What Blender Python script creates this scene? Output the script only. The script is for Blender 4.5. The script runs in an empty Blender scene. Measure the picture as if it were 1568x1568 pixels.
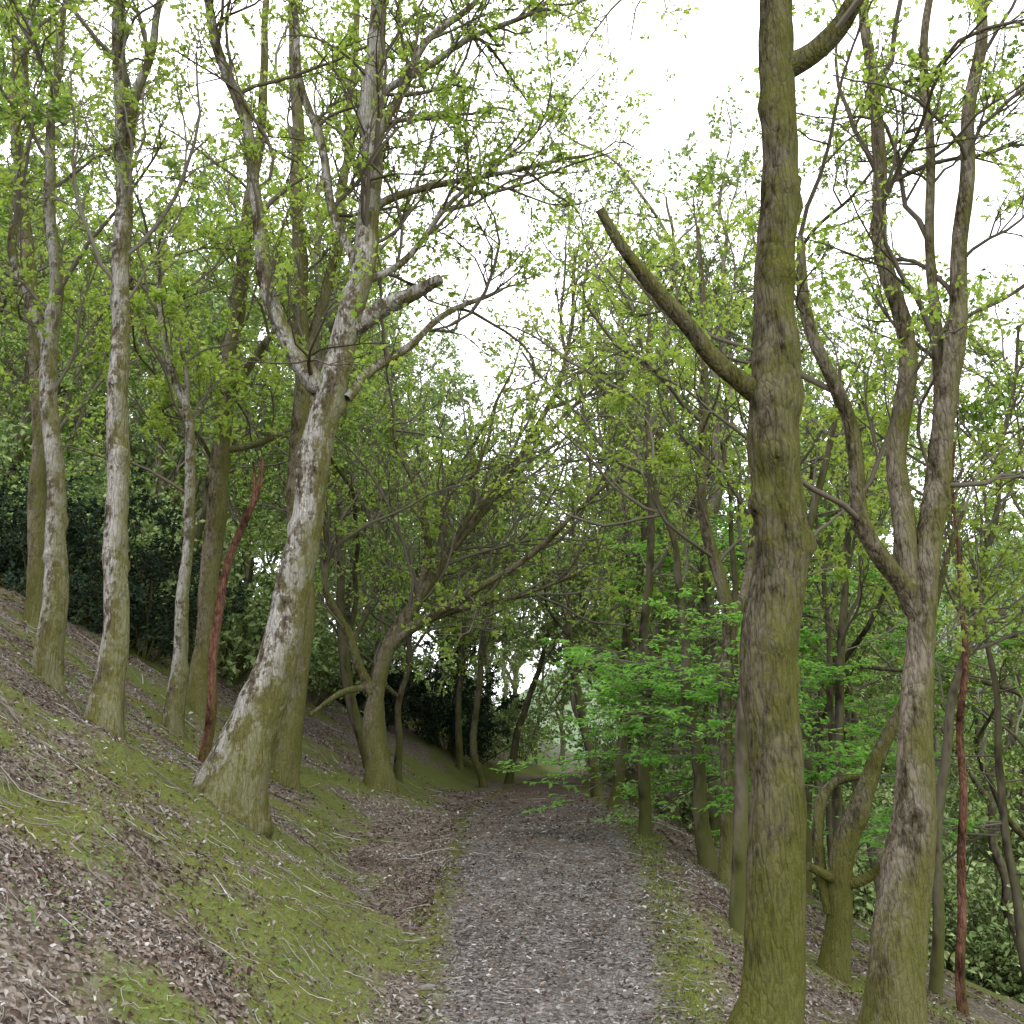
import bpy, math
import numpy as np
from mathutils import Vector
rng=np.random.default_rng(7)
scene=bpy.context.scene
# ---------------------------------------------------------------- noise / terrain
def vnoise(x,y,seed=0):
    xi=np.floor(x).astype(np.int64);yi=np.floor(y).astype(np.int64)
    fx=x-xi;fy=y-yi;fx=fx*fx*(3-2*fx);fy=fy*fy*(3-2*fy)
    def h(a,b):
        n=(a*374761393+b*668265263+seed*1442695041)&0xffffffff
        n=((n^(n>>13))*1274126177)&0xffffffff
        return ((n^(n>>16))&0xffff)/65535.
    return (h(xi,yi)*(1-fx)+h(xi+1,yi)*fx)*(1-fy)+(h(xi,yi+1)*(1-fx)+h(xi+1,yi+1)*fx)*fy
def fb(x,y,s,seed=0,o=3):
    r=0;a=1;t=0
    for i in range(o):
        r=r+a*(vnoise(x/s*2**i,y/s*2**i,seed+i)-.5);t+=a;a*=.5
    return r/t*2
def sm(a,b,x):
    t=np.clip((x-a)/(b-a),0,1);return t*t*(3-2*t)
PY=[-10,6.5,7.6,9.1,12.4,15.1,18.3,23.4,30,40,60,80]
PL=[-.6,-.63,-.67,-.72,-.76,-.78,-.83,-.60,-.1,1.1,4,8]
PR=[1.1,1.12,1.25,1.38,1.65,1.75,1.88,1.9,2.2,3.2,6,10]
def zp(y): return np.interp(y,[0,4,6.5,8,9.5,11,13,15,20,25,40,100],[0,0,.13,.28,.45,.58,.7,.78,.83,.85,.9,.9])
def edges(y): return np.interp(y,PY,PL),np.interp(y,PY,PR)
def foot(y): return np.interp(y,[0,6.5,8.7,10.8,13,16,22,25,30,40,60,80],[-.6,-.7,-1.05,-1.7,-2.2,-2.2,-2,-1.6,-1.1,.2,3,7])
def H(x,y):
    x=np.asarray(x,float);y=np.asarray(y,float)
    l,r=edges(y)
    s=foot(y)-x
    s1=(np.sqrt(s*s+.02)+s)/2
    left=np.where(s1<5,.6*s1,np.where(s1<60,3+.45*(s1-5),27.75+.12*(np.minimum(s1,300)-60)))
    q=x-r-.35
    q1=(np.sqrt(q*q+.01)+q)/2
    right=np.where(q1<12,-.5*q1,np.where(q1<60,-6-.33*(q1-12),-21.8-.05*(np.minimum(q1,150)-60)))
    hill=150*sm(180,620,x+.25*y)+ 60*sm(250,900,y)*sm(-50,100,x)
    z=zp(y)+left+right+hill
    dl=np.maximum(l-x,x-r)
    off=sm(.0,.9,dl)
    z=z+off*(.17*fb(x,y,2.2,1)+.07*fb(x,y,.6,5,3))+off*.6*fb(x,y,9,9,2)*sm(8,25,np.abs(x))
    z=z+.35*np.exp(-((x+2.24)**2+(y-16.3)**2)/.7)+.12*np.exp(-((x+2.7)**2+(y-9.2)**2)/.35)
    z=z+off*sm(0,1,s)*.12*np.maximum(fb(x,y,.9,23,2),0)
    z=z-.06*(1-sm(-.25,.02,dl))
    return z
# ---------------------------------------------------------------- mesh builder
class B:
    def __init__(s): s.V=[];s.F=[];s.n=0
    def add(s,V,F,mat=0,rnd=None,smooth=True):
        V=np.asarray(V,np.float32).reshape(-1,3);F=np.asarray(F,np.int64)
        if len(F)==0: return
        if rnd is None: rnd=np.zeros(len(F),np.float32)
        s.V.append(V);s.F.append((F+s.n,mat,np.asarray(rnd,np.float32),smooth));s.n+=len(V)
    def mesh(s,name,mats,origin=(0,0,0)):
        me=bpy.data.meshes.new(name)
        V=np.concatenate(s.V)-np.array(origin,np.float32)
        me.vertices.add(len(V));me.vertices.foreach_set('co',V.astype(np.float32).ravel())
        loops=np.concatenate([f[0].ravel() for f in s.F])
        tot=np.concatenate([np.full(len(f[0]),f[0].shape[1]) for f in s.F])
        st=np.concatenate([[0],np.cumsum(tot)[:-1]])
        me.loops.add(len(loops));me.loops.foreach_set('vertex_index',loops.astype(np.int32))
        me.polygons.add(len(tot));me.polygons.foreach_set('loop_start',st.astype(np.int32))
        me.polygons.foreach_set('material_index',np.concatenate([np.full(len(f[0]),f[1]) for f in s.F]).astype(np.int32))
        me.polygons.foreach_set('use_smooth',np.concatenate([np.full(len(f[0]),f[3]) for f in s.F]).astype(bool))
        a=me.attributes.new('rnd','FLOAT','FACE');a.data.foreach_set('value',np.concatenate([f[2] for f in s.F]))
        me.update(calc_edges=True)
        for m in mats: me.materials.append(m)
        return me
def link(name,me,loc=(0,0,0)):
    o=bpy.data.objects.new(name,me);o.location=loc;scene.collection.objects.link(o);return o
def nz(v): return v/np.maximum(np.linalg.norm(v,axis=-1,keepdims=True),1e-9)
def resample(p,step):
    p=np.asarray(p,float)
    for _ in range(2):
        a=p[:-1]*.75+p[1:]*.25;b=p[:-1]*.25+p[1:]*.75
        q=np.empty((len(a)*2,p.shape[1]));q[0::2]=a;q[1::2]=b
        p=np.vstack([p[:1],q,p[-1:]])
    L=np.concatenate([[0],np.cumsum(np.linalg.norm(np.diff(p[:,:3],axis=0),axis=1))])
    n=max(4,int(L[-1]/step)+1);t=np.linspace(0,L[-1],n)
    return np.stack([np.interp(t,L,p[:,i]) for i in range(p.shape[1])],1),t
def limb(b,pts,sides=14,step=.07,flare=0,rs=None,mat=0,lump=.07,wig=.012,knots=0):
    rs=rs or rng
    p,t=resample(pts,step);n=len(p)
    for k in range(3):
        ph=rs.uniform(0,6.28,2);fq=rs.uniform(1.5,5,2)
        w=wig*np.sin(t[:,None]*fq+ph)*sm(0,.4,t)[:,None];p[:,:2]+=w
    P=p[:,:3];R=p[:,3]
    T=nz(np.gradient(P,axis=0))
    a=np.cross(T[0],[.3,1,.1]);a/=np.linalg.norm(a)
    A=np.zeros((n,3))
    for i in range(n):
        a=a-T[i]*np.dot(a,T[i]);a/=np.linalg.norm(a);A[i]=a
    Bv=np.cross(T,A)
    th=np.linspace(0,2*np.pi,sides,endpoint=False)
    m=np.ones((n,sides))
    for k in range(6):
        kk=rs.integers(1,5);m+=lump/2.2*np.sin(kk*th[None]+rs.uniform(0,6.28)+t[:,None]*rs.uniform(-6,6))
    for k in range(4):
        m+=lump*.25*np.sin(rs.uniform(6,22)*t[:,None]+rs.uniform(0,6)+rs.integers(0,3)*th[None])
    for k in range(knots):
        s0=rs.uniform(.2,1)*t[-1]*.7;a0=rs.uniform(0,6.28)
        da=np.angle(np.exp(1j*(th-a0)));m+=rs.uniform(.12,.34)*np.exp(-((t[:,None]-s0)/rs.uniform(.04,.09))**2)*np.exp(-(da[None]/.7)**2)
    if flare:
        e=np.exp(-np.maximum(t-.3,0)/.22)[:,None]
        m+=flare*e*(1+.75*np.sin(4*th[None]+rs.uniform(0,6))+.4*np.sin(7*th[None]+rs.uniform(0,6)))*.5
    V=P[:,None]+(R[:,None]*m)[...,None]*(np.cos(th)[None,:,None]*A[:,None]+np.sin(th)[None,:,None]*Bv[:,None])
    i=np.arange(n-1)[:,None]*sides;j=np.arange(sides)[None];j2=(j+1)%sides
    F=np.stack([i+j,i+j2,i+sides+j2,i+sides+j],-1).reshape(-1,4)
    b.add(V,F,mat)
    b.add(V[-1],[list(range(sides))],mat)
    return p
def tubes(b,P,R,sides,mat=0):
    N,K,_=P.shape
    if N==0: return
    t0=nz(P[:,-1]-P[:,0]);ref=rng.normal(size=(N,3))
    a=nz(np.cross(t0,ref));c=np.cross(t0,a)
    th=np.linspace(0,2*np.pi,sides,endpoint=False)
    ring=np.cos(th)[None,:,None]*a[:,None]+np.sin(th)[None,:,None]*c[:,None]
    V=P[:,:,None]+R[:,:,None,None]*ring[:,None]
    base=(np.arange(N)*K*sides)[:,None,None]
    i=(np.arange(K-1)*sides)[None,:,None];j=np.arange(sides)[None,None];j2=(j+1)%sides
    F=np.stack([base+i+j,base+i+j2,base+i+sides+j2,base+i+sides+j],-1).reshape(-1,4)
    b.add(V,F,mat)
def grow(S,D,L,R0,K,wig,up,rs):
    N=len(S);P=np.zeros((N,K,3));P[:,0]=S;d=nz(D);curl=rs.normal(size=(N,3))*wig*.6
    for k in range(1,K):
        d=nz(d+rs.normal(size=(N,3))*wig+curl+np.array([0,0,up]))
        P[:,k]=P[:,k-1]+d*(L/(K-1))[:,None]
    R=R0[:,None]*np.linspace(1,.35,K)[None]
    return P,R
def children(P,R,n,ang,lf,K,wig,up,rs,tmin=.2,rmin=.003,flat=0):
    N,Kp,_=P.shape
    idx=np.repeat(np.arange(N),n);t=rs.uniform(tmin,1,len(idx))*(Kp-1)
    i=np.minimum(t.astype(int),Kp-2);f=(t-i)[:,None]
    S=P[idx,i]*(1-f)+P[idx,i+1]*f
    T=nz(P[idx,i+1]-P[idx,i])
    q=nz(np.cross(T,rs.normal(size=T.shape)))
    a=rs.uniform(ang[0],ang[1],len(idx))[:,None]
    D=T*np.cos(a)+q*np.sin(a)
    if flat: D[:,2]*=(1-flat)
    Lp=np.linalg.norm(np.diff(P,axis=1),axis=2).sum(1)[idx]
    L=Lp*rs.uniform(lf[0],lf[1],len(idx))*(1.15-.5*t/(Kp-1))
    Rp=R[idx,i];R0=np.maximum(np.minimum(Rp*.65,.004+.011*L),rmin)
    return grow(S,D,L,R0,K,wig,up,rs)
OL=np.array([(0,0),(.18,.10),(.33,.27),(.43,.15),(.62,.31),(.76,.15),(1,0),(.76,-.15),(.62,-.31),(.43,-.15),(.33,-.27),(.18,-.10)])
OK=np.array([(0,0),(.5,.3),(1,0),(.5,-.3)])
def leaves(b,pos,u,nrm,size,out,mat,rs,rnd=None,droop=.25,fold=.25):
    N=len(pos)
    if N==0:return
    u=nz(u);w=nz(np.cross(nrm,u));n=np.cross(u,w)
    s=size[:,None,None]
    V=pos[:,None]+s*(out[None,:,0,None]*u[:,None]+out[None,:,1,None]*w[:,None]+(fold*np.abs(out[:,1])-droop*out[:,0]**2)[None,:,None]*n[:,None])
    m=len(out);F=(np.arange(N)*m)[:,None]+np.arange(m)[None]
    b.add(V,F,mat,rs.uniform(0,1,N) if rnd is None else rnd,smooth=False)
def foliage(b,P,per,size,out,mat,rs,flat=0.,keep=1.):
    m=rs.uniform(size=len(P))<keep
    P=P[m];N,K,_=P.shape
    if N==0:return
    idx=np.repeat(np.arange(N),per);t=1-rs.uniform(0,1,len(idx))**1.6*.75
    t=t*(K-1);i=np.minimum(t.astype(int),K-2);f=(t-i)[:,None]
    S=P[idx,i]*(1-f)+P[idx,i+1]*f
    T=nz(P[idx,i+1]-P[idx,i])
    u=nz(T*.5+rs.normal(size=T.shape)*np.array([1,1,1-flat])*.8)
    nr=nz(rs.normal(size=T.shape)*(1-flat)*.8+np.array([0,0,1.]))
    tw=rs.uniform(0,1,N)[idx]
    leaves(b,S,u,nr,size*rs.uniform(.55,1.2,len(idx)),out,mat,rs,rnd=np.clip(tw*.6+rs.uniform(0,.4,len(idx)),0,1))
# ---------------------------------------------------------------- materials
def mat(name):
    m=bpy.data.materials.new(name);m.use_nodes=True;nt=m.node_tree;nt.nodes.clear()
    return m,nt
class NT:
    def __init__(s,nt): s.t=nt
    def n(s,ty,**kw):
        x=s.t.nodes.new(ty)
        for k,v in kw.items():
            if k.startswith('_'): setattr(x,k[1:],v)
            else: x.inputs[k.replace('__',' ')].default_value=v
        return x
    def l(s,a,b): s.t.links.new(a,b)
    def ramp(s,src,stops,interp='LINEAR'):
        r=s.t.nodes.new('ShaderNodeValToRGB');r.color_ramp.interpolation=interp
        e=r.color_ramp.elements
        while len(e)<len(stops): e.new(.5)
        for i,(p,c) in enumerate(stops):
            e[i].position=p;e[i].color=(*c,1) if len(c)==3 else c
        s.l(src,r.inputs[0]);return r.outputs[0]
    def mix(s,f,a,b,mode='MIX'):
        x=s.t.nodes.new('ShaderNodeMix');x.data_type='RGBA';x.blend_type=mode
        for v,i in ((f,0),(a,6),(b,7)):
            if hasattr(v,'links'): s.l(v,x.inputs[i])
            else: x.inputs[i].default_value=v if i==0 else (*v,1)
        return x.outputs[2]
    def math(s,op,a,b=0.,clamp=False):
        x=s.t.nodes.new('ShaderNodeMath');x.operation=op;x.use_clamp=clamp
        for i,v in enumerate((a,b)):
            if hasattr(v,'links'): s.l(v,x.inputs[i])
            else: x.inputs[i].default_value=v
        return x.outputs[0]
    def noise(s,vec,scale,detail=3,rough=.6):
        x=s.n('ShaderNodeTexNoise',Scale=scale,Detail=detail,Roughness=rough)
        if vec is not None: s.l(vec,x.inputs['Vector'])
        return x.outputs['Fac']
    def vor(s,vec,scale,out='Color',feature='F1'):
        x=s.n('ShaderNodeTexVoronoi',Scale=scale);x.feature=feature
        s.l(vec,x.inputs['Vector']);return x.outputs[out]
    def out(s,col,bumpsrc=None,dist=.01,strength=1.):
        p=s.n('ShaderNodeBsdfDiffuse')
        s.l(col,p.inputs['Color'])
        if bumpsrc is not None:
            bm=s.n('ShaderNodeBump',Distance=dist,Strength=strength);s.l(bumpsrc,bm.inputs['Height']);s.l(bm.outputs[0],p.inputs['Normal'])
        o=s.n('ShaderNodeOutputMaterial');s.l(p.outputs[0],o.inputs[0]);return p
def bark(name,light,mid,dark,moss,mossamt,thr=(.42,.56),side=(1,0,.2),detail=True):
    m,nt=mat(name);g=NT(nt)
    tc=g.n('ShaderNodeTexCoord');ob=tc.outputs['Object']
    mp=g.n('ShaderNodeMapping');mp.inputs['Scale'].default_value=(1,1,.22);g.l(ob,mp.inputs[0]);st=mp.outputs[0]
    mp2=g.n('ShaderNodeMapping');mp2.inputs['Scale'].default_value=(1,1,.45);g.l(ob,mp2.inputs[0])
    n2=g.noise(mp2.outputs[0],5.5,4 if detail else 2,.7);n3=g.noise(ob,17,3,.7)
    fac=g.math('ADD',n2,g.math('MULTIPLY',g.math('SUBTRACT',n3,.5),.45)) if detail else n2
    col=g.ramp(fac,[(.30,dark),(thr[0],mid),(thr[1],light)])
    if detail:
        dd=g.n('ShaderNodeTexNoise',Scale=12.,Detail=2);g.l(st,dd.inputs[0])
        ds=g.n('ShaderNodeVectorMath',_operation='SCALE');ds.inputs['Scale'].default_value=.09;g.l(dd.outputs['Color'],ds.inputs[0])
        da=g.n('ShaderNodeVectorMath',_operation='ADD');g.l(st,da.inputs[0]);g.l(ds.outputs[0],da.inputs[1])
        n1=g.noise(st,34,4,.75);v=g.vor(da.outputs[0],24,'Distance','DISTANCE_TO_EDGE')
        col=g.mix(.5,col,g.ramp(v,[(0,(.3,.28,.25)),(.09,(1,1,1))]),'MULTIPLY')
        col=g.mix(.9,col,g.ramp(n1,[(.32,(.35,.35,.35)),(.5,(.9,.9,.9)),(.68,(1.3,1.3,1.3))]),'MULTIPLY')
    geo=g.n('ShaderNodeNewGeometry');dt=g.n('ShaderNodeVectorMath',_operation='DOT_PRODUCT');g.l(geo.outputs['Normal'],dt.inputs[0]);dt.inputs[1].default_value=side
    sx=g.n('ShaderNodeSeparateXYZ');g.l(ob,sx.inputs[0])
    low=g.math('SUBTRACT',1.,g.math('MULTIPLY',sx.outputs[2],.8),True)
    mf=g.math('ADD',g.math('MULTIPLY',dt.outputs['Value'],.25),g.math('MULTIPLY',low,.45))
    mf=g.math('ADD',mf,g.math('ADD',g.noise(ob,2.6,4,.75),mossamt-.5))
    if detail: mf=g.math('ADD',mf,g.math('MULTIPLY',g.math('SUBTRACT',n1,.5),.9))
    mf=g.math('ADD',mf,.5)
    mk=g.ramp(mf,[(.46,(0,0,0)),(.78,(1,1,1))])
    if detail: mcol=g.mix(g.noise(ob,70,2,.7),tuple(c*.35 for c in moss),tuple(c*1.65 for c in moss))
    else: mcol=moss
    col=g.mix(g.math('MULTIPLY',mk,.82),col,mcol)
    if detail:
        h=g.math('ADD',g.math('MULTIPLY',n1,.9),g.math('MULTIPLY',g.math('MINIMUM',v,.2),2.))
        g.out(col,h,.02,1.)
    else: g.out(col)
    return m
MB_A=bark('bark_mossy',(.15,.13,.095),(.07,.06,.04),(.026,.021,.014),(.095,.098,.022),.10,side=(.5,-.3,.1))
MB_G=bark('bark_grey',(.41,.39,.355),(.155,.13,.095),(.05,.037,.026),(.11,.108,.03),.01,(.46,.53),(1.3,0,.0))
MB_M=bark('bark_olive',(.24,.205,.16),(.11,.093,.06),(.04,.032,.02),(.11,.112,.03),.12)
MB_D=bark('bark_dark',(.13,.113,.083),(.065,.055,.04),(.025,.02,.015),(.078,.085,.022),.07,detail=False)
MB_S=bark('bark_far',(.21,.185,.15),(.115,.10,.075),(.05,.04,.03),(.10,.11,.035),.07,detail=False)
MB_R=bark('bark_red',(.20,.105,.07),(.105,.05,.034),(.035,.018,.013),(.08,.075,.02),-.25)
MB_T,nt=mat('twig_bark');g=NT(nt);oi=g.n('ShaderNodeObjectInfo')
g.out(g.ramp(oi.outputs['Random'],[(0,(.10,.085,.062)),(1,(.20,.18,.145))]))
def leafmat(name,stops,trans=.5):
    m,nt=mat(name);g=NT(nt)
    at=g.n('ShaderNodeAttribute');at.attribute_name='rnd'
    oi=g.n('ShaderNodeObjectInfo')
    f=g.math('ADD',g.math('MULTIPLY',at.outputs['Fac'],.7),g.math('MULTIPLY',oi.outputs['Random'],.3))
    c=g.ramp(f,stops)
    if not trans: g.out(c);return m
    p=g.n('ShaderNodeBsdfDiffuse');g.l(c,p.inputs[0])
    t=g.n('ShaderNodeBsdfTranslucent');g.l(g.mix(1.,c,(1.55,1.5,1.),'MULTIPLY'),t.inputs[0])
    mx=g.n('ShaderNodeMixShader');mx.inputs[0].default_value=trans;g.l(p.outputs[0],mx.inputs[1]);g.l(t.outputs[0],mx.inputs[2])
    o=g.n('ShaderNodeOutputMaterial');g.l(mx.outputs[0],o.inputs[0]);return m
ML_O=leafmat('oak_leaf',[(0,(.17,.26,.045)),(.5,(.26,.36,.08)),(1,(.38,.43,.13))])
ML_F=leafmat('canopy_leaf',[(0,(.16,.28,.055)),(.5,(.27,.39,.095)),(1,(.40,.44,.16))],0)
ML_P=leafmat('hazed_leaf',[(0,(.18,.28,.10)),(.5,(.29,.39,.15)),(1,(.42,.45,.22))],0)  # leaf green paled, distance haze painted into its colour
ML_B=leafmat('beech_leaf',[(0,(.14,.33,.07)),(1,(.25,.47,.11))])
ML_H=leafmat('holly_leaf',[(0,(.018,.030,.019)),(.8,(.048,.074,.043)),(1,(.10,.125,.085))],0)
# ---------------------------------------------------------------- trees
def dress(b,lst,minz,dens,rs,leafmat_i=2,size=.07,out=OL,keep=.8,twm=1,Lr=(.7,2.4),per=5,n2=6,n3=5,up=.12,ang=(.5,1.15),k3=4,lean=0):
    S=[];D=[];R=[];LL=[]
    for p in lst:
        if len(p)<3: continue
        seg=np.linalg.norm(np.diff(p[:,:3],axis=0),axis=1)
        tot=seg.sum();n=rs.poisson(tot*dens)
        n=max(n,1);t=rs.uniform(0,1,n)**.8
        t=np.append(t,.995);c=np.concatenate([[0],np.cumsum(seg)])/tot
        q=np.stack([np.interp(t,c,p[:,k]) for k in range(4)],1)
        T=nz(np.gradient(p[:,:3],axis=0));Tq=nz(np.stack([np.interp(t,c,T[:,k]) for k in range(3)],1))
        k=(q[:,2]>minz)
        q=q[k];Tq=Tq[k]
        if len(q)==0: continue
        a=rs.uniform(ang[0],ang[1],len(q))[:,None];a[-1]=.15
        d=nz(np.cross(Tq,rs.normal(size=Tq.shape)))
        S.append(q[:,:3]);D.append(Tq*np.cos(a)+d*np.sin(a)+np.array([lean,0,0]));R.append(q[:,3]);LL.append(rs.uniform(Lr[0],Lr[1],len(q)))
    if not S: return
    S=np.concatenate(S);D=np.concatenate(D);R=np.concatenate(R);LL=np.concatenate(LL)
    P1,R1=grow(S,D,LL,np.minimum(R*.75,.006+.010*LL),9,.20,up,rs);tubes(b,P1,R1,5,twm)
    P2,R2=children(P1,R1,n2,(.4,1.0),(.28,.6),5,.2,up*.8,rs);tubes(b,P2,R2,3,twm)
    P3,R3=children(P2,R2,n3,(.35,.95),(.35,.7),k3,.22,up*.6,rs,rmin=.0028);tubes(b,P3,R3,3,twm)
    foliage(b,P3,per,size,out,leafmat_i,rs,keep=keep)
    foliage(b,P2,2,size,out,leafmat_i,rs,keep=keep)
def L(y0,y1,s):
    v=[float(a) for a in s.replace(',',' ').split()];v=np.array(v).reshape(-1,3);n=len(v)
    y=np.linspace(y0,y1,n)
    return np.stack([v[:,0]/100,y,v[:,1]/100,v[:,2]/1000],1)
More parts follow.
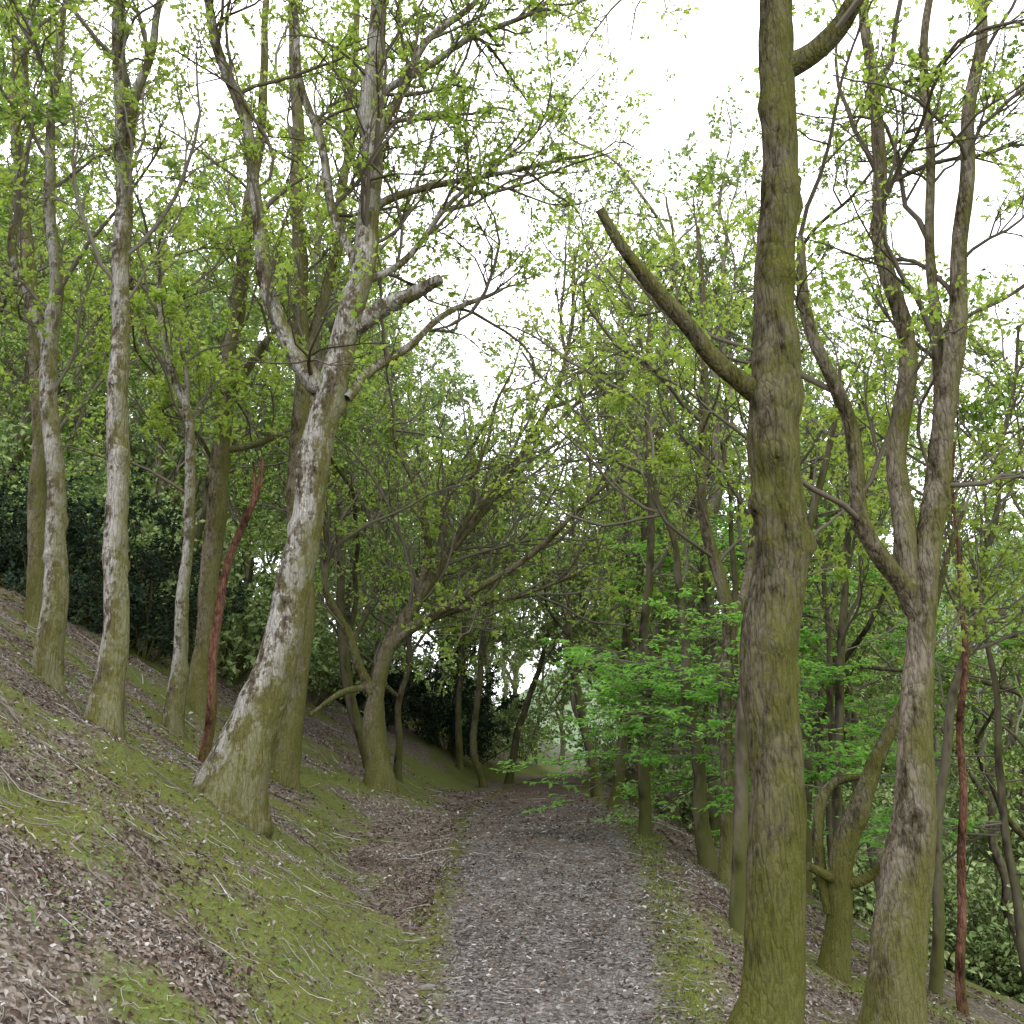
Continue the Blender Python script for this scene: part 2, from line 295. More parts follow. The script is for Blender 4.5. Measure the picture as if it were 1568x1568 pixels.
# surveyed trees: metres along the path, then (x cm, z cm, radius mm) along each limb
T=[
('oak_tree','A',dict(minz=6.2,dens=1.3,dead=[1,3],rf=.98),[
 L(5.9,5.9,'138 12 229,147 52 177,155 104 168,157 159 164,160 217 177,166 278 175,171 342 161,173 410 156,181 482 145,187 558 133,193 638 128,198 723 122,207 814 106,224 979 75'),
 L(5.9,5.6,'167 406 95,154 413 73,132 429 60,111 455 56,87 483 48,70 507 41,60 527 33'),
 L(5.9,5.5,'196 660 100,216 667 83,238 683 71,251 701 61,275 739 47,307 800 33'),
 L(5.9,6.0,'192 534 68,203 553 56,209 577 40')]),
('oak_tree','M',dict(minz=3.4,dens=2.,dead=[],rf=.84),[
 L(7.8,7.8,'280 -32 255,301 58 220,315 130 190,326 205 158,338 284 135,349 339 124,370 426 113,390 511 104,416 647 84,433 751 74,458 861 64,485 979 40'),
 L(7.8,8.1,'338 295 135,328 334 116,336 393 107,348 460 98,354 556 89,350 658 80,356 782 70,361 924 60,368 1052 35'),
 L(7.8,7.4,'336 290 108,313 327 92,299 359 82,292 398 74,282 448 72,272 494 67,258 546 62,248 578 57,247 616 34'),
 L(7.8,8.2,'376 449 74,378 514 64,393 609 55,404 769 51,429 930 47,450 1037 28')]),
('oak_tree','G',dict(minz=5.0,dens=2.0,dead=[3],rf=.86,lean=.25,keep=.8),[
 L(9.3,9.3,'-272 130 413,-251 192 296,-232 254 241,-217 318 206,-209 391 191,-203 474 191,-194 545 185,-181 590 166,-165 658 155,-156 737 136,-161 861 133,-160 965 121,-153 1038 108,-146 1181 79,-136 1387 41'),
 L(9.3,9.0,'-194 545 151,-214 562 130,-233 594 110,-249 630 97,-265 689 88,-283 750 81,-287 834 76,-318 920 70,-345 995 60,-369 1074 42'),
 L(9.3,9.7,'-164 666 70,-190 746 58,-218 847 56,-254 959 54,-270 1068 48,-282 1174 29'),
 L(9.3,9.1,'-167 620 118,-128 645 94,-97 659 80,-75 667 59'),
 L(9.3,9.6,'-156 844 66,-130 927 57,-94 996 50,-50 1059 39,5 1134 24'),
 L(9.3,10.1,'-173 538 61,-131 598 53,-77 661 41,-11 708 23'),
 L(9.3,10.4,'-160 760 55,-95 815 44,-10 860 32,95 905 20'),
 L(9.3,9.9,'-158 900 55,-80 985 46,5 1050 34,95 1120 18'),
 L(9.3,10.0,'-158 673 52,-105 718 42,-64 808 34,-3 885 22')]),
('oak_tree','M',dict(minz=6,dens=1.7,dead=[],rf=.75),[
 L(14,14,'-329 138 288,-316 247 218,-304 361 193,-323 500 183,-338 625 177,-328 777 161,-351 962 150,-366 1208 134,-382 1393 115,-412 1691 60'),
 L(14,14.5,'-328 777 125,-299 921 107,-288 1099 111,-282 1303 92,-287 1522 72')]),
('oak_tree','G',dict(minz=6.0,dens=1.7,dead=[],rf=.88),[
 L(9.3,9.3,'-389 200 207,-390 273 137,-397 371 125,-406 474 121,-415 583 111,-426 698 107,-433 795 102,-446 906 90,-464 1041 77,-486 1234 48'),
 L(9.3,9.1,'-436 820 81,-423 901 63,-411 983 49,-404 1077 31')]),
('oak_tree','G',dict(minz=5.5,dens=2.,dead=[],rf=.85),[
 L(10,10,'-482 250 187,-488 350 133,-498 437 114,-514 535 106,-529 622 112,-527 704 91,-556 824 74,-562 960 56,-567 1105 37'),
 L(10,10.3,'-530 630 90,-567 691 69,-594 763 58,-614 931 49,-627 1133 34')]),
('oak_tree','M',dict(minz=6,dens=1.8,dead=[],rf=.8),[
 L(13.6,13.6,'-687 351 211,-698 510 164,-724 716 150,-755 881 134,-798 1055 106,-841 1304 77,-868 1504 51')]),
('oak_tree','G',dict(minz=5.2,dens=2.,dead=[],rf=.8),[
 L(13,13,'-454 208 175,-454 312 120,-454 421 100,-460 535 93,-464 653 86,-502 714 72,-528 819 59,-536 906 40'),
 L(13,13.2,'-464 623 66,-479 698 58,-500 765 34')]),
('oak_tree','M',dict(minz=6,dens=1.8,dead=[],rf=.8),[
 L(15,15,'-486 238 263,-485 385 207,-484 491 195,-485 634 189,-482 772 177,-476 917 158,-472 1081 139,-457 1281 107,-464 1493 86,-474 1719 51'),
 L(15,14.7,'-483 749 110,-435 837 88,-390 878 55'),
 L(15,15.4,'-482 668 87,-434 686 72,-385 716 45')]),
('dead_tree','R',dict(minz=99,dens=0,dead=[0,1],rf=.72),[
 L(11.4,11.4,'-356 163 91,-356 257 77,-358 350 79,-351 399 68,-333 448 61,-315 503 49,-316 541 21'),
 L(11.4,11.4,'-321 486 37,-329 537 16')]),
('oak_tree','M',dict(minz=3.2,dens=3.0,dead=[],Lr=(.9,3.6),rf=.6,lean=.4,keep=.5),[
 L(16.5,16.5,'-224 158 439,-237 260 246,-225 338 215,-182 417 194,-138 487 162,-98 546 140,-28 631 106,55 781 84,108 885 73,121 1102 50'),
 L(16.5,15.7,'-233 271 168,-273 347 134,-295 412 112,-321 464 89,-317 563 56'),
 L(16.5,15.0,'-209 360 147,-150 407 123,-49 453 100,51 515 77,116 586 60,201 646 38'),
 L(16.5,17.5,'-165 441 126,-146 540 106,-175 645 85,-231 782 63,-250 873 39'),
 L(16.5,17.3,'-182 417 110,-90 560 80,-60 700 60,-20 860 40,30 1000 22'),
 L(16.5,16,'-150 470 90,-60 610 70,40 720 50,160 830 30'),
 L(16.5,15.8,'-187 395 103,-84 425 85,18 439 61,106 474 39'),
 L(16.5,15.9,'-240 293 112,-290 280 77,-337 241 48')]),
('oak_tree','D',dict(minz=4,dens=2.,dead=[],rf=.72,lean=-.3,Lr=(.9,3.)),[L(13.6,13.6,'179 71 125,187 183 105,187 319 93,209 511 77,204 664 64,217 882 41')]),
('oak_tree','D',dict(minz=3.3,dens=2.,dead=[],rf=.72,lean=-.3),[L(12.5,12.5,'242 44 154,240 142 116,234 207 101,224 307 77,225 438 62,194 539 49,179 625 32')]),
('oak_tree','M',dict(minz=4,dens=2.,dead=[],rf=.72,lean=-.2),[
 L(11.7,11.7,'247 35 136,256 107 115,257 220 110,270 339 113,259 396 107,242 473 92,249 596 81,260 735 66,258 883 41'),
 L(11.7,12.2,'270 331 97,295 383 83,321 472 60,323 567 40')]),
('oak_tree','D',dict(minz=3.2,dens=2.,dead=[],rf=.7),[L(9.3,9.3,'209 23 130,208 93 103,220 180 93,232 273 83,291 370 65,325 472 50,348 573 27')]),
('oak_tree','A',dict(minz=2.6,dens=2.,dead=[1,2],rf=.85),[
 L(9.5,9.5,'294 -17 150,309 50 122,312 85 136,334 126 118,358 181 82,396 243 58,433 341 40,469 422 24'),
 L(9.5,9.3,'307 62 61,274 77 42'),
 L(9.5,9.2,'310 59 73,329 64 51,337 82 36'),
 L(9.5,9.8,'298 33 73,293 102 63,306 150 58,341 156 39')]),
('birch_tree','R',dict(minz=3.,dens=2.,dead=[],rf=.68),[L(10.2,10.2,'442 -81 76,447 -7 65,457 84 60,476 214 55,486 317 42,491 389 29,500 520 18')]),
('oak_tree','D',dict(minz=2.2,dens=2.4,dead=[],rf=.8),[L(10.9,10.9,'445 -72 82,464 78 71,479 181 66,546 366 50,593 526 36,636 698 20')]),
('oak_tree','D',dict(minz=3.3,dens=1.8,dead=[],rf=.75),[L(22.7,22.7,'197 83 180,184 188 137,148 338 116,135 477 86,153 638 56,150 800 40')]),
('oak_tree','D',dict(minz=4,dens=1.8,dead=[],rf=.75,lean=-.3,Lr=(.9,3.2)),[L(18.3,18.3,'188 80 157,214 222 123,216 394 107,260 561 90,287 764 66,274 964 41')]),
('oak_tree','D',dict(minz=3,dens=2.,dead=[],rf=.8),[L(13.3,13.3,'422 -40 85,442 157 80,464 361 69,488 503 57,520 653 39')]),
('oak_tree','D',dict(minz=3.5,dens=2.,dead=[],rf=.8),[L(30.6,30.6,'-161 150 150,-173 280 130,-159 490 110,-150 760 70')]),
('oak_tree','D',dict(minz=3.5,dens=2.,dead=[],rf=.8),[L(29,29,'-85 118 140,-124 200 125,-97 370 115,-79 680 75')]),
('oak_tree','D',dict(minz=3.5,dens=2.,dead=[],rf=.8),[L(33,33,'-9 100 170,13 250 140,81 425 120,152 680 80')]),
]
BK={'A':MB_A,'G':MB_G,'M':MB_M,'D':MB_D,'R':MB_R}
bases=[]
for k,(nm,bk,o,limbs) in enumerate(T):
    rs=np.random.default_rng(100+k);b=B();live=[]
    for j,p in enumerate(limbs):
        p=p.copy();p[:,3]*=o['rf']
        if j==0:
            gz=float(H(p[0,0],p[0,1]))
            p[0,2]=min(p[0,2],gz+.05)
            d=p[1]-p[0];q=p[0].copy();q[2]-=.35;q[:2]-=d[:2]*.3;q[3]*=1.02
            base=p[0].copy();bases.append(base)
            p=np.vstack([q,p])
            big=p[1,3]>.11
            r=limb(b,p,18 if big else 10,.06,flare=.4 if big else .2,rs=rs,knots=14 if big else 4,lump=.05)
            r=r[r[:,2]>gz]
        else:
            r=limb(b,p,12 if p[0,3]>.05 else 8,.06,rs=rs,knots=2,lump=.07,wig=.02)
        if j not in o['dead']: live.append(r)
    if live:
        near=base[1]<12
        dress(b,live,o['minz'],o['dens'],rs,Lr=o.get('Lr',(.7,2.6)),size=.072 if near else .092,out=OL if near else OK,per=7,keep=o.get('keep',.88),k3=4 if near else 3,lean=o.get('lean',0))
    me=b.mesh(nm,[BK[bk],MB_T,ML_O],(base[0],base[1],base[2]))
    link(nm,me,tuple(base[:3]))
# generic forest oaks
def generic(seed,h,low,barkm,size=.105,n=(6,4),per=9,keep=.95,r0=.14,sides=8,k3=2,dens=1.3,lm=None):
    rs=np.random.default_rng(seed);b=B()
    n0=9;z=np.linspace(-.4,h,n0);x=np.cumsum(rs.normal(0,.22,n0));y=np.cumsum(rs.normal(0,.22,n0))
    x-=x[0];y-=y[0];x+=rs.normal(0,.06)*z
    p=np.stack([x,y,z,np.linspace(r0*1.25,.03,n0)],1);p[0,3]*=1.2
    tr=limb(b,p,sides,.25,flare=.3,rs=rs,lump=.07,wig=.03,knots=4)
    lst=[tr[tr[:,2]>low]]
    nl=rs.integers(3,6);t=rs.uniform(.22,.65,nl)
    for ti in t:
        q=tr[int(ti*len(tr))];a=rs.uniform(0,6.28);s=rs.uniform(.3,.7)
        D=np.array([[math.cos(a)*s,math.sin(a)*s,.8]])
        P,R=grow(q[None,:3],D,np.array([h*rs.uniform(.35,.6)]),np.array([q[3]*.7]),9,.15,.04,rs)
        lst.append(limb(b,np.concatenate([P[0],R[0][:,None]],1),6,.25,rs=rs,lump=.06,wig=.03))
    dress(b,lst,low,dens,rs,size=size,out=OK,keep=keep,Lr=(.9,2.8),per=per,n2=n[0],n3=n[1],k3=k3)
    return b,[barkm,MB_T,lm or ML_F]
VAR=[]
for s,(h,low) in enumerate([(12,3),(14,3.8),(10,2.2),(15,4.6),(9,1.6),(12.5,2.6),(13.5,3)]):
    b,ms=generic(500+s,h,low,[MB_D,MB_S,MB_S,MB_D,MB_D,MB_S,MB_S][s],r0=[.10,.13,.09,.14,.08,.11,.10][s])
    VAR.append(b.mesh('oak_tree',ms))
FAR=[]
for s,(h,low) in enumerate([(12,2),(14,2.8),(10,1.4)]):
    b,ms=generic(600+s,h,low,MB_S,size=.18,n=(5,4),per=7,r0=[.11,.13,.10][s],sides=6,lm=ML_P)
    FAR.append(b.mesh('oak_tree',ms))
pts=[tuple(q[:2]) for q in bases]
def okp(x,y,d):
    return all((x-a)**2+(y-c)**2>d*d for a,c in pts)
rs=np.random.default_rng(21)
def put(x,y,v=None,s=None):
    lib=VAR if y<26 else FAR
    o=link('oak_tree',lib[rs.integers(len(lib)) if v is None else v],(x,y,float(H(x,y))))
    o.rotation_euler=(rs.normal(0,.05),rs.normal(0,.05),rs.uniform(0,6.28));s=s or rs.uniform(.8,1.15);o.scale=(s,s,s*rs.uniform(.95,1.1))
    pts.append((x,y))
def scatter(n,xr,yr,d,cond,tries=4000):
    c=0
    for _ in range(tries):
        if c>=n: break
        x=rs.uniform(*xr);y=rs.uniform(*yr)
        if not cond(x,y) or not okp(x,y,d): continue
        c+=1;put(x,y)
def E(y): return edges(y)
put(-6.4,8.0,0,.95);put(6.3,7.8,2,1.)
scatter(14,(-7,-1.5),(18,38),1.8,lambda x,y: x<float(foot(y))-.6)
scatter(28,(-30,-6),(16,50),2.8,lambda x,y: x<float(foot(y))-1 and x>-.7*y-1)
scatter(18,(1.5,7),(15,45),1.7,lambda x,y: x>float(E(y)[1])+.5 and x<float(E(y)[1])+4)
scatter(30,(5,26),(12,45),2.6,lambda x,y: x>float(E(y)[1])+2.5 and x<.68*y+2)
scatter(24,(-18,20),(40,58),2.6,lambda x,y: not(float(E(y)[0])-.6<x<float(E(y)[1])+.6))
# beech with layered sprays
def beech(x,y,h,seed,zlo,zhi,n=16,dirx=-1,ln=2.4):
    rs=np.random.default_rng(seed);b=B();z0=float(H(x,y))
    p=np.array([[0,0,-.3,.08],[.05,0,1,.06],[0,.05,2.5,.05],[.1,0,4,.04],[.05,.1,h,.02]])
    tr=limb(b,p,9,.15,flare=.3,rs=rs,lump=.05)
    z=rs.uniform(zlo,zhi,n);q=np.stack([np.interp(z,tr[:,2],tr[:,k]) for k in range(4)],1)
    a=rs.uniform(0,6.28,n);D=np.stack([np.cos(a)+dirx*1.,np.sin(a)-.2,rs.uniform(-.05,.2,n)],1)
    P1,R1=grow(q[:,:3],D,rs.uniform(1.2,ln,n),np.full(n,.014),8,.07,-.01,rs);tubes(b,P1,R1,5,1)
    P2,R2=children(P1,R1,12,(.5,.9),(.25,.5),5,.06,0,rs,flat=.85);tubes(b,P2,R2,3,1)
    P3,R3=children(P2,R2,5,(.5,.9),(.3,.6),2,.06,-.02,rs,flat=.9);tubes(b,P3,R3,3,1)
    foliage(b,P3,6,.08,OK,2,rs,flat=.7,keep=.85);foliage(b,P2,5,.08,OK,2,rs,flat=.7,keep=.85)
    link('beech_tree',b.mesh('beech_tree',[MB_D,MB_T,ML_B]),(x,y,z0))
beech(3.0,12.9,6,1,1.3,2.9,30,-1,2.9)
beech(4.6,14,7,2,1.6,5.5,18,-.3)
beech(3.7,18.5,8,3,1.3,6.5,28,-.7,3.)
beech(6.2,12.5,6,4,1.6,5,14,0)
beech(5.4,17,7,5,.5,4,14,0)
# bushes: holly (dark) and hazel (bright understorey)
def bush_mesh(name,rx,ry,h,seed,size,lm,k=1.):
    rs=np.random.default_rng(seed);b=B()
    m=12;a=rs.uniform(0,6.28,m)
    P,R=grow(np.stack([np.cos(a)*.2,np.sin(a)*.2,np.full(m,-.2)],1),np.stack([np.cos(a)*.35*rx,np.sin(a)*.35*ry,np.full(m,1.)],1),h*rs.uniform(.6,1,m),np.full(m,.025),8,.14,.04,rs);tubes(b,P,R,4,0)
    P2,R2=children(P,R,14,(.5,1.2),(.2,.45),4,.18,.03,rs,tmin=.05);tubes(b,P2,R2,3,0)
    P3,R3=children(P2,R2,4,(.5,1.2),(.3,.6),2,.15,0,rs)
    foliage(b,P3,int(9*k),size,OK,1,rs);foliage(b,P2,int(12*k),size,OK,1,rs);foliage(b,P,int(40*k),size,OK,1,rs)
    return b.mesh(name,[MB_D,lm])
for i,a in enumerate([(-8.0,17,1.3,1.,3.3,1),(-6.8,17.5,1.2,1.,2.7,1),(-9.6,17.5,1.3,1,2.7,1),(-2.2,33.5,1.1,1,3.8,1.4),(-4.2,30,1.1,1,2.8,1.4)]):
    link('holly_bush',bush_mesh('holly_bush',a[2],a[3],a[4],40+i,.1*a[5],ML_H),(a[0],a[1],float(H(a[0],a[1]))))
HZ=[bush_mesh('hazel_bush',2.2,2.2,4.5,70+i,.17,ML_P,.55) for i in range(3)]
rs=np.random.default_rng(33)
def hazel(n,xr,yr,cond,d=1.8):
    c=0
    for _ in range(3000):
        if c>=n:break
        x=rs.uniform(*xr);y=rs.uniform(*yr)
        if not cond(x,y): continue
        c+=1;o=link('hazel_bush',HZ[rs.integers(3)],(x,y,float(H(x,y))-.1));s=rs.uniform(.7,1.25);o.scale=(s*1.1,s*1.1,s);o.rotation_euler=(0,0,rs.uniform(0,6.28))
hazel(22,(-22,-4.5),(21,38),lambda x,y: x<float(foot(y))-2.5 and x>-.6*y)
hazel(16,(-4,9),(37,52),lambda x,y: x<float(E(y)[0])-1. or x>float(E(y)[1])+.8)
hazel(16,(6,22),(18,40),lambda x,y: x>float(E(y)[1])+3 and x<.6*y+2)
# distant woodland: one object
b=B()
src,ms=generic(900,13,.6,MB_S,.36,(3,3),6,1.,r0=.2,sides=5,lm=ML_P)
SV=np.concatenate(src.V)
rs=np.random.default_rng(5)
for k in range(210):
    if k<90: x=rs.uniform(-50,75);y=rs.uniform(60,92)
    elif k<145: x=rs.uniform(-60,-12);y=rs.uniform(34,80);x=min(x,-.35*y)
    else: x=rs.uniform(17,90);y=rs.uniform(25,80)
    a=rs.uniform(0,6.28);s=rs.uniform(.8,1.2);
    M=np.array([[math.cos(a),-math.sin(a),0],[math.sin(a),math.cos(a),0],[0,0,rs.uniform(.7,1.1)]])*s
    V=SV@M.T+np.array([x,y,float(H(x,y))])
    off=b.n;b.V.append(V.astype(np.float32))
    for F,m_,r_,s_ in src.F: b.F.append((F+off,m_,r_*.7+rs.uniform(0,.3),s_))
    b.n+=len(V)
link('distant_woodland',b.mesh('distant_woodland',ms))
# ---------------------------------------------------------------- ground
def axis(lo,hi,step,far_lo,far_hi,n):
    c=np.arange(lo,hi,step)
    a=lo-np.geomspace(step*1.3,lo-far_lo,n)[::-1];e=hi+np.geomspace(step*.3,far_hi-hi,n)
    return np.concatenate([a,c,e])
xs=axis(-9,6.5,.065,-700,1100,75);ys=axis(3,20,.075,-150,1600,90)
X,Y=np.meshgrid(xs,ys);Z=H(X,Y)
def mossw(x,y):
    l,r=edges(y);s=foot(y)-x
    w=.85*np.exp(-((s-.4)/.75)**2)*sm(4,6,y)
    w=np.maximum(w,.75*np.exp(-((x-r-.12)/.25)**2))
    for q in bases:
        d2=(x-q[0])**2+(y-q[1])**2;w=np.maximum(w,.95*np.exp(-d2/(.25+q[3]*1.8)**2/1.2))
    w=np.maximum(w,.6*sm(2.5,7,s)*(y>9))
    w=np.maximum(w,.4*sm(1.2,3,x-r))
    w=np.maximum(w,.95*np.exp(-((x+2.9)**2+(y-5.9)**2)/.5))
    w=np.maximum(w,.42*(s>0))
    n=fb(x,y,.8,31,4)
    return np.clip(w+.9*n-.05,0,1)
def grid(name,X,Y,Z,attrs,m):
    ny,nx=X.shape;b=B();i=np.arange(ny-1)[:,None]*nx;j=np.arange(nx-1)[None]
    F=np.stack([i+j,i+j+1,i+nx+j+1,i+nx+j],-1).reshape(-1,4)
    b.add(np.stack([X,Y,Z],-1),F);me=b.mesh(name,[m])
    for k,v in attrs.items():
        a=me.attributes.new(k,'FLOAT','POINT');a.data.foreach_set('value',v.astype(np.float32).ravel())
    return link(name,me)
MG,nt=mat('ground_litter');g=NT(nt)
tc=g.n('ShaderNodeTexCoord');ob=tc.outputs['Object']
dist=g.n('ShaderNodeVectorMath',_operation='ADD');nn=g.n('ShaderNodeTexNoise',Scale=9.,Detail=2);g.l(ob,nn.inputs[0])
sc=g.n('ShaderNodeVectorMath',_operation='SCALE');sc.inputs['Scale'].default_value=.12;g.l(nn.outputs['Color'],sc.inputs[0]);g.l(ob,dist.inputs[0]);g.l(sc.outputs[0],dist.inputs[1]);dv=dist.outputs[0]
vc=g.vor(dv,34);vs=g.n('ShaderNodeSeparateColor');g.l(vc,vs.inputs[0])
lit=g.ramp(vs.outputs[0],[(0,(.045,.034,.026)),(.35,(.11,.088,.068)),(.7,(.19,.16,.13)),(1,(.31,.28,.25))])
lit=g.mix(g.math('MULTIPLY',g.noise(ob,1.3,4,.7),.8),lit,(.095,.074,.056))
mo=g.ramp(g.noise(ob,26,4,.75),[(.3,(.035,.038,.012)),(.55,(.115,.112,.03)),(.8,(.22,.205,.06))])
gr=g.mix(g.noise(ob,2.2,3),mo,(.11,.14,.045))
at=g.n('ShaderNodeAttribute');at.attribute_name='moss'
mk=g.ramp(g.math('ADD',at.outputs['Fac'],g.math('MULTIPLY',g.math('SUBTRACT',g.noise(ob,7,4,.75),.5),1.1)),[(.28,(0,0,0)),(.6,(1,1,1))])
col=g.mix(mk,lit,gr)
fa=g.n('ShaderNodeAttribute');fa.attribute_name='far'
fc=g.mix(g.noise(ob,.05,4),(.06,.095,.04),(.15,.185,.09));fc2=g.mix(g.noise(ob,.01,3),fc,(.13,.17,.12))  # far ground: woodland green with some aerial haze mixed into the colour
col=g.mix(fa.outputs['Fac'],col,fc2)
h=g.math('ADD',g.math('MULTIPLY',vs.outputs[1],.7),nn.outputs['Fac'])
g.out(col,h,.02,.9)
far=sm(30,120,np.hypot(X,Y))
grid('ground',X,Y,Z,{'moss':mossw(X,Y),'far':far},MG)
# path sheet
MP,nt=mat('path_surface');g=NT(nt)
tc=g.n('ShaderNodeTexCoord');ob=tc.outputs['Object']
nn=g.n('ShaderNodeTexNoise',Scale=14.,Detail=2);g.l(ob,nn.inputs[0]);sc=g.n('ShaderNodeVectorMath',_operation='SCALE');sc.inputs['Scale'].default_value=.06;g.l(nn.outputs['Color'],sc.inputs[0])
dist=g.n('ShaderNodeVectorMath',_operation='ADD');g.l(ob,dist.inputs[0]);g.l(sc.outputs[0],dist.inputs[1]);dv=dist.outputs[0]
v1=g.n('ShaderNodeSeparateColor');g.l(g.vor(dv,38),v1.inputs[0])
v2=g.n('ShaderNodeSeparateColor');g.l(g.vor(dv,90),v2.inputs[0])
base=g.ramp(v2.outputs[0],[(0,(.062,.056,.05)),(.6,(.135,.124,.113)),(1,(.25,.235,.222))])
chips=g.ramp(v1.outputs[1],[(0,(.07,.06,.05)),(.5,(.155,.14,.127)),(1,(.31,.292,.278))])
col=g.mix(g.math('GREATER_THAN',v1.outputs[0],.55),base,chips)
sxyz=g.n('ShaderNodeSeparateXYZ');g.l(ob,sxyz.inputs[0])
brown=g.math('ADD',g.noise(ob,1.3,4,.7),g.math('MULTIPLY',g.math('SUBTRACT',sxyz.outputs[1],10.),.03))
col=g.mix(g.ramp(brown,[(.5,(0,0,0)),(.78,(.8,.8,.8))]),col,(.14,.106,.076))
col=g.mix(g.ramp(g.noise(ob,2.3,4,.7),[(.45,(0,0,0)),(.7,(.7,.7,.7))]),col,(.052,.043,.035))
at=g.n('ShaderNodeAttribute');at.attribute_name='edge'
mo=g.ramp(g.noise(ob,26,4,.75),[(.3,(.05,.055,.016)),(.8,(.17,.18,.05))])
mk=g.ramp(g.math('ADD',at.outputs['Fac'],g.math('MULTIPLY',g.math('SUBTRACT',g.noise(ob,5,4,.8),.5),2.)),[(.38,(0,0,0)),(.85,(1,1,1))])
col=g.mix(mk,col,mo)
g.out(col,g.math('ADD',g.math('MULTIPLY',v1.outputs[2],.6),v2.outputs[1]),.014,1.)
yy=np.concatenate([np.arange(-6,3,.3),np.arange(3,16,.06),np.arange(16,75,.25)]);uu=np.linspace(0,1,56)
Yp=np.repeat(yy[:,None],len(uu),1);l,r=edges(yy);wL=l-.45;wR=r+.4
Xp=wL[:,None]+(wR-wL)[:,None]*uu[None]
dl=np.maximum(l[:,None]-Xp,Xp-r[:,None])
def pathz(x,y):
    l,r=edges(y);dl=np.maximum(l-x,x-r)+.2*fb(x,y,.6,77,3)
    return zp(y)+.035*fb(x,y,.9,61,4)+.016*fb(x,y,.15,66,2)-.10*sm(-.05,.35,dl)+.02-.03*np.exp(-((x-(l*.35+r*.65))/.25)**2)
grid('path',Xp,Yp,pathz(Xp,Yp),{'edge':sm(-.5,.1,dl)},MP)
# ---------------------------------------------------------------- ground cover
def normal(x,y,e=.12):
    n=np.stack([-(H(x+e,y)-H(x-e,y))/(2*e),-(H(x,y+e)-H(x,y-e))/(2*e),np.ones_like(x)],-1);return nz(n)
def surf(x,y): return np.maximum(H(x,y),np.where((x>edges(y)[0]-.4)&(x<edges(y)[1]+.35),pathz(x,y),-99))
def flatmat(name,stops):
    m,nt=mat(name);g=NT(nt);at=g.n('ShaderNodeAttribute');at.attribute_name='rnd';g.out(g.ramp(at.outputs['Fac'],stops));return m
ML_L=flatmat('dead_leaf',[(0,(.05,.034,.025)),(.3,(.12,.086,.065)),(.6,(.195,.157,.128)),(.85,(.27,.24,.212)),(1,(.40,.375,.345))])
ML_C=flatmat('wood_chip',[(0,(.06,.05,.043)),(.5,(.145,.13,.118)),(.85,(.26,.242,.228)),(1,(.41,.39,.375))])
ML_T=flatmat('fallen_twig',[(0,(.06,.05,.038)),(.5,(.18,.16,.14)),(1,(.42,.395,.36))])
ML_G=leafmat('grass_blade',[(0,(.10,.15,.035)),(.5,(.17,.24,.06)),(1,(.26,.30,.10))],.35)
ML_M=leafmat('moss_tuft',[(0,(.06,.062,.015)),(.5,(.14,.14,.032)),(1,(.245,.225,.065))],0)
ML_W=leafmat('weed_leaf',[(0,(.08,.13,.035)),(1,(.17,.24,.07))],.3)
rs=np.random.default_rng(77)
b=B()
OLIT=np.array([(0,0),(.25,.2),(.6,.26),(1,0),(.65,-.24),(.25,-.18)])
def litter(n,xr,yr,size,pw=1.):
    x=rs.uniform(*xr,n);y=yr[0]+(yr[1]-yr[0])*rs.uniform(0,1,n)**pw
    l,r=edges(y);onp=(x>l)&(x<r)
    mw=mossw(x,y);cl=fb(x,y,1.3,12,3)
    keep=rs.uniform(size=n)<np.where(onp,.13,np.clip(1.05-mw*1.3+.4*cl,.10,1))
    x=x[keep];y=y[keep];n=len(x);nr=normal(x,y);nr=nz(nr+rs.normal(size=nr.shape)*.4)
    u=rs.normal(size=nr.shape);u=nz(u-nr*(u*nr).sum(1)[:,None])
    pos=np.stack([x,y,surf(x,y)+rs.uniform(.002,.026,n)],1)
    shade=np.clip(.42+.5*fb(x,y,.7,19,3)+rs.normal(0,.25,n),0,1)
    leaves(b,pos,u,nr,size*rs.uniform(.45,1.4,n),OLIT,0,rs,rnd=shade,droop=.45,fold=.6)
litter(30000,(-4.5,2.5),(2.8,5.6),.036,1.)
litter(110000,(-7.5,4.5),(5,12),.038,1.)
litter(50000,(-11,7),(12,26),.06,1.1)
link('leaf_litter',b.mesh('leaf_litter',[ML_L]))
b=B();n=46000
y=4.5+16*rs.uniform(0,1,n)**1.5;l,r=edges(y);x=l+(r-l)*rs.uniform(-.1,1.1,n)
dens=fb(x,y,.7,3,3);k=rs.uniform(size=n)<np.clip(.55+1.3*dens,.05,1);x=x[k];y=y[k];n=len(x)
nr=nz(np.array([0,0,1.])+rs.normal(size=(n,3))*.25);u=rs.normal(size=(n,3));u=nz(u-nr*(u*nr).sum(1)[:,None])
leaves(b,np.stack([x,y,surf(x,y)+rs.uniform(.002,.01,n)],1),u,nr,rs.uniform(.01,.042,n)*(1+y/25),np.array([(0,-.12),(0,.14),(.9,.2),(1,-.1)]),0,rs,rnd=np.clip(rs.normal(.42,.28,n),0,1),droop=.05,fold=0)
link('wood_chips',b.mesh('wood_chips',[ML_C]))
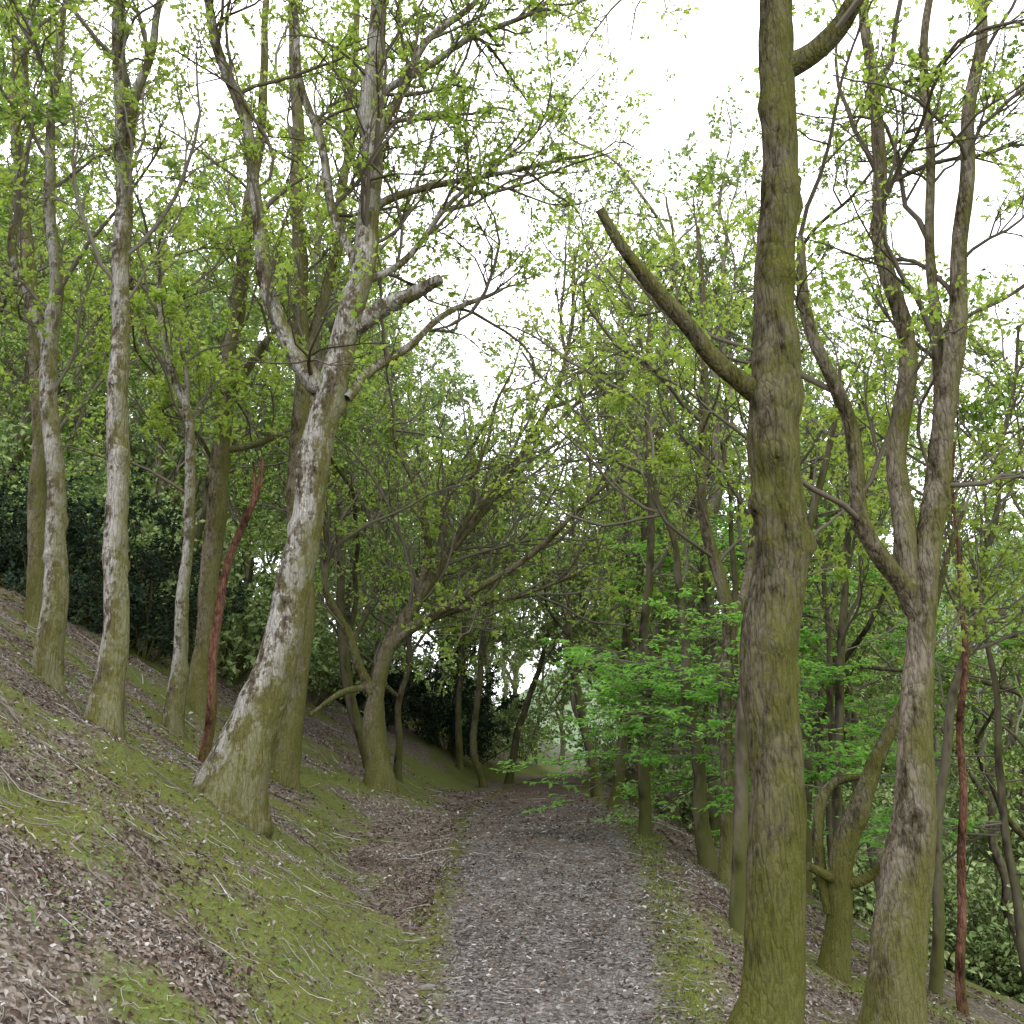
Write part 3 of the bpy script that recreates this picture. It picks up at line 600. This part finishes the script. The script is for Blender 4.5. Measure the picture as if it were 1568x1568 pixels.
# stones
b=B();n=700
y=5+12*rs.uniform(0,1,n)**1.3;l,r=edges(y);x=l+(r-l)*rs.uniform(0,1,n)
import bmesh
bm=bmesh.new();bmesh.ops.create_icosphere(bm,subdivisions=1,radius=1);SVs=np.array([v.co[:] for v in bm.verts]);SF=np.array([[v.index for v in f.verts] for f in bm.faces]);bm.free()
for i in range(n):
    s=rs.uniform(.01,.03)*(2 if rs.uniform()<.06 else 1);V=SVs*(1+rs.normal(0,.14,(len(SVs),1)))*np.array([s,s*rs.uniform(.6,1),s*.4])
    a=rs.uniform(0,6.28);V=V@np.array([[math.cos(a),-math.sin(a),0],[math.sin(a),math.cos(a),0],[0,0,1]]).T
    b.add(V+np.array([x[i],y[i],float(surf(x[i],y[i]))+s*.1]),SF,0,np.full(len(SF),np.clip(rs.normal(.5,.25),0,1)),False)
link('path_stones',b.mesh('path_stones',[ML_C]))
# twigs
b=B()
for (n,xr,yr,Lr,r0) in [(6500,(-7,3.5),(3.2,12),(.05,.3),.0028),(900,(-10,6),(11,24),(.2,.8),.005),(50,(-7,-1),(5,14),(.3,.8),.007),(12,(-8,6),(10,20),(.8,1.6),.014)]:
    x=rs.uniform(*xr,n);y=rs.uniform(*yr,n);l,r=edges(y);k=~((x>l)&(x<r)&(rs.uniform(size=n)<(.75 if r0<.007 else 1)))
    x=x[k];y=y[k];n=len(x);a=rs.uniform(0,6.28,n);LL=rs.uniform(*Lr,n)*rs.uniform(.5,1,n);K=5
    P=np.zeros((n,K,3));R=np.repeat((r0*rs.uniform(.6,1.5,n))[:,None],K,1)*np.linspace(1,.5,K)
    for q in range(K):
        P[:,q,0]=x;P[:,q,1]=y;P[:,q,2]=surf(x,y)+r0+.012+rs.uniform(0,.015,n)
        x=x+np.cos(a)*LL/(K-1);y=y+np.sin(a)*LL/(K-1);a=a+rs.normal(0,.35,n)
    tubes(b,P,R,4);F,m_,_,s_=b.F[-1];b.F[-1]=(F,m_,np.repeat(np.clip(rs.normal(.5,.28,n),0,1),(K-1)*4).astype(np.float32),s_)
link('fallen_twigs',b.mesh('fallen_twigs',[ML_T]))
# low green plants on the banks
b=B();n=110
cx=rs.uniform(-6,4,n*4);cy=rs.uniform(4.5,16,n*4);l,r=edges(cy);k=((cx<foot(cy)-.1)|(cx>r+.3))&(fb(cx,cy,1.5,44,2)>.05);cx=cx[k][:n];cy=cy[k][:n]
m=26;px=np.repeat(cx,m)+rs.normal(0,.09,len(cx)*m);py=np.repeat(cy,m)+rs.normal(0,.09,len(cx)*m);hh=np.abs(rs.normal(0,.05,len(px)))
uu_=np.stack([rs.normal(size=len(px)),rs.normal(size=len(px)),rs.uniform(0,.6,len(px))],1)
nn_=nz(normal(px,py)+rs.normal(size=(len(px),3))*.35)
leaves(b,np.stack([px,py,surf(px,py)+.01+hh],1),uu_,nn_,rs.uniform(.02,.05,len(px)),OL,0,rs,rnd=np.clip(np.repeat(rs.uniform(0,1,len(cx)),m)*.6+rs.uniform(0,.4,len(px)),0,1))
link('ground_plants',b.mesh('ground_plants',[ML_W]))
# moss + grass blades
def blades(name,n,xr,yr,wf,hr,wd,m,pw=1.):
    b=B();x=rs.uniform(*xr,n);y=yr[0]+(yr[1]-yr[0])*rs.uniform(0,1,n)**pw
    k=rs.uniform(size=n)<wf(x,y);x=x[k];y=y[k];n=len(x)
    nr=normal(x,y);d=nz(nr+rs.normal(size=nr.shape)*.45);h=rs.uniform(*hr,n);s=nz(np.cross(d,rs.normal(size=d.shape)))*(wd*h)[:,None]
    p=np.stack([x,y,surf(x,y)-.004],1);tip=p+d*h[:,None]+np.array([0,0,-.2])*h[:,None]*rs.uniform(0,1,n)[:,None]
    V=np.stack([p-s,p+s,tip],1);F=np.arange(3*n).reshape(n,3)
    b.add(V,F,0,np.clip(.5+.6*fb(x,y,.5,8,2)+rs.normal(0,.22,n),0,1),False);link(name,b.mesh(name,[m]))
blades('moss_carpet',220000,(-7,4),(3,14),lambda x,y:np.where((x>edges(y)[0]+.12)&(x<edges(y)[1]-.1),0,sm(.3,.75,mossw(x,y))),(.010,.032),.16,ML_M,1.3)
def gw(x,y):
    l,r=edges(y);s=foot(y)-x
    c=sm(.1,.5,fb(x,y,.8,91,3))
    w=1.*np.exp(-((x-r-.05)/.2)**2)*(.6+.4*c)
    w=np.maximum(w,.6*c*np.exp(-((s-.1)/.6)**2)*(x<l));w=np.maximum(w,.25*c*(x<l))
    w=np.maximum(w,.2*c*(x>r+.3));return w
blades('grass_tufts',180000,(-8,5),(4.5,20),gw,(.025,.08),.07,ML_G,1.2)
# ---------------------------------------------------------------- light
w=bpy.data.worlds.new('World');scene.world=w;w.use_nodes=True;nt=w.node_tree;nt.nodes.clear();g=NT(nt)
sk=g.n('ShaderNodeTexSky');sk.sky_type='NISHITA';sk.sun_disc=False;sk.sun_elevation=math.radians(50);sk.sun_rotation=math.radians(-30);sk.dust_density=3;sk.air_density=1
tc=g.n('ShaderNodeTexCoord');cl=g.ramp(g.noise(tc.outputs['Generated'],3.2,5,.6),[(.36,(.72,.72,.72)),(.55,(1.,1.,1.))])
c=g.mix(cl,sk.outputs[0],(22.5,22.8,23.8))
bg=g.n('ShaderNodeBackground',Strength=.15);g.l(c,bg.inputs[0]);o=g.n('ShaderNodeOutputWorld');g.l(bg.outputs[0],o.inputs[0])
sl=bpy.data.lights.new('sun','SUN');sl.energy=1.5;sl.angle=math.radians(14);sl.color=(1,.96,.9)
so=bpy.data.objects.new('sun',sl);scene.collection.objects.link(so)
el=math.radians(50);az=math.radians(-30)
sd=Vector((math.sin(az)*math.cos(el),math.cos(az)*math.cos(el),math.sin(el)))
so.rotation_euler=sd.to_track_quat('Z','Y').to_euler()
cd=bpy.data.cameras.new('camera');co=bpy.data.objects.new('camera',cd);scene.collection.objects.link(co)
co.location=(0,0,1.75);co.rotation_euler=(math.radians(90+14.5),0,0)
cd.sensor_width=36;cd.lens=36*1450/1568;cd.clip_start=.05;cd.clip_end=5000
scene.camera=co
scene.view_settings.view_transform='Standard';scene.view_settings.look='None';scene.view_settings.exposure=0
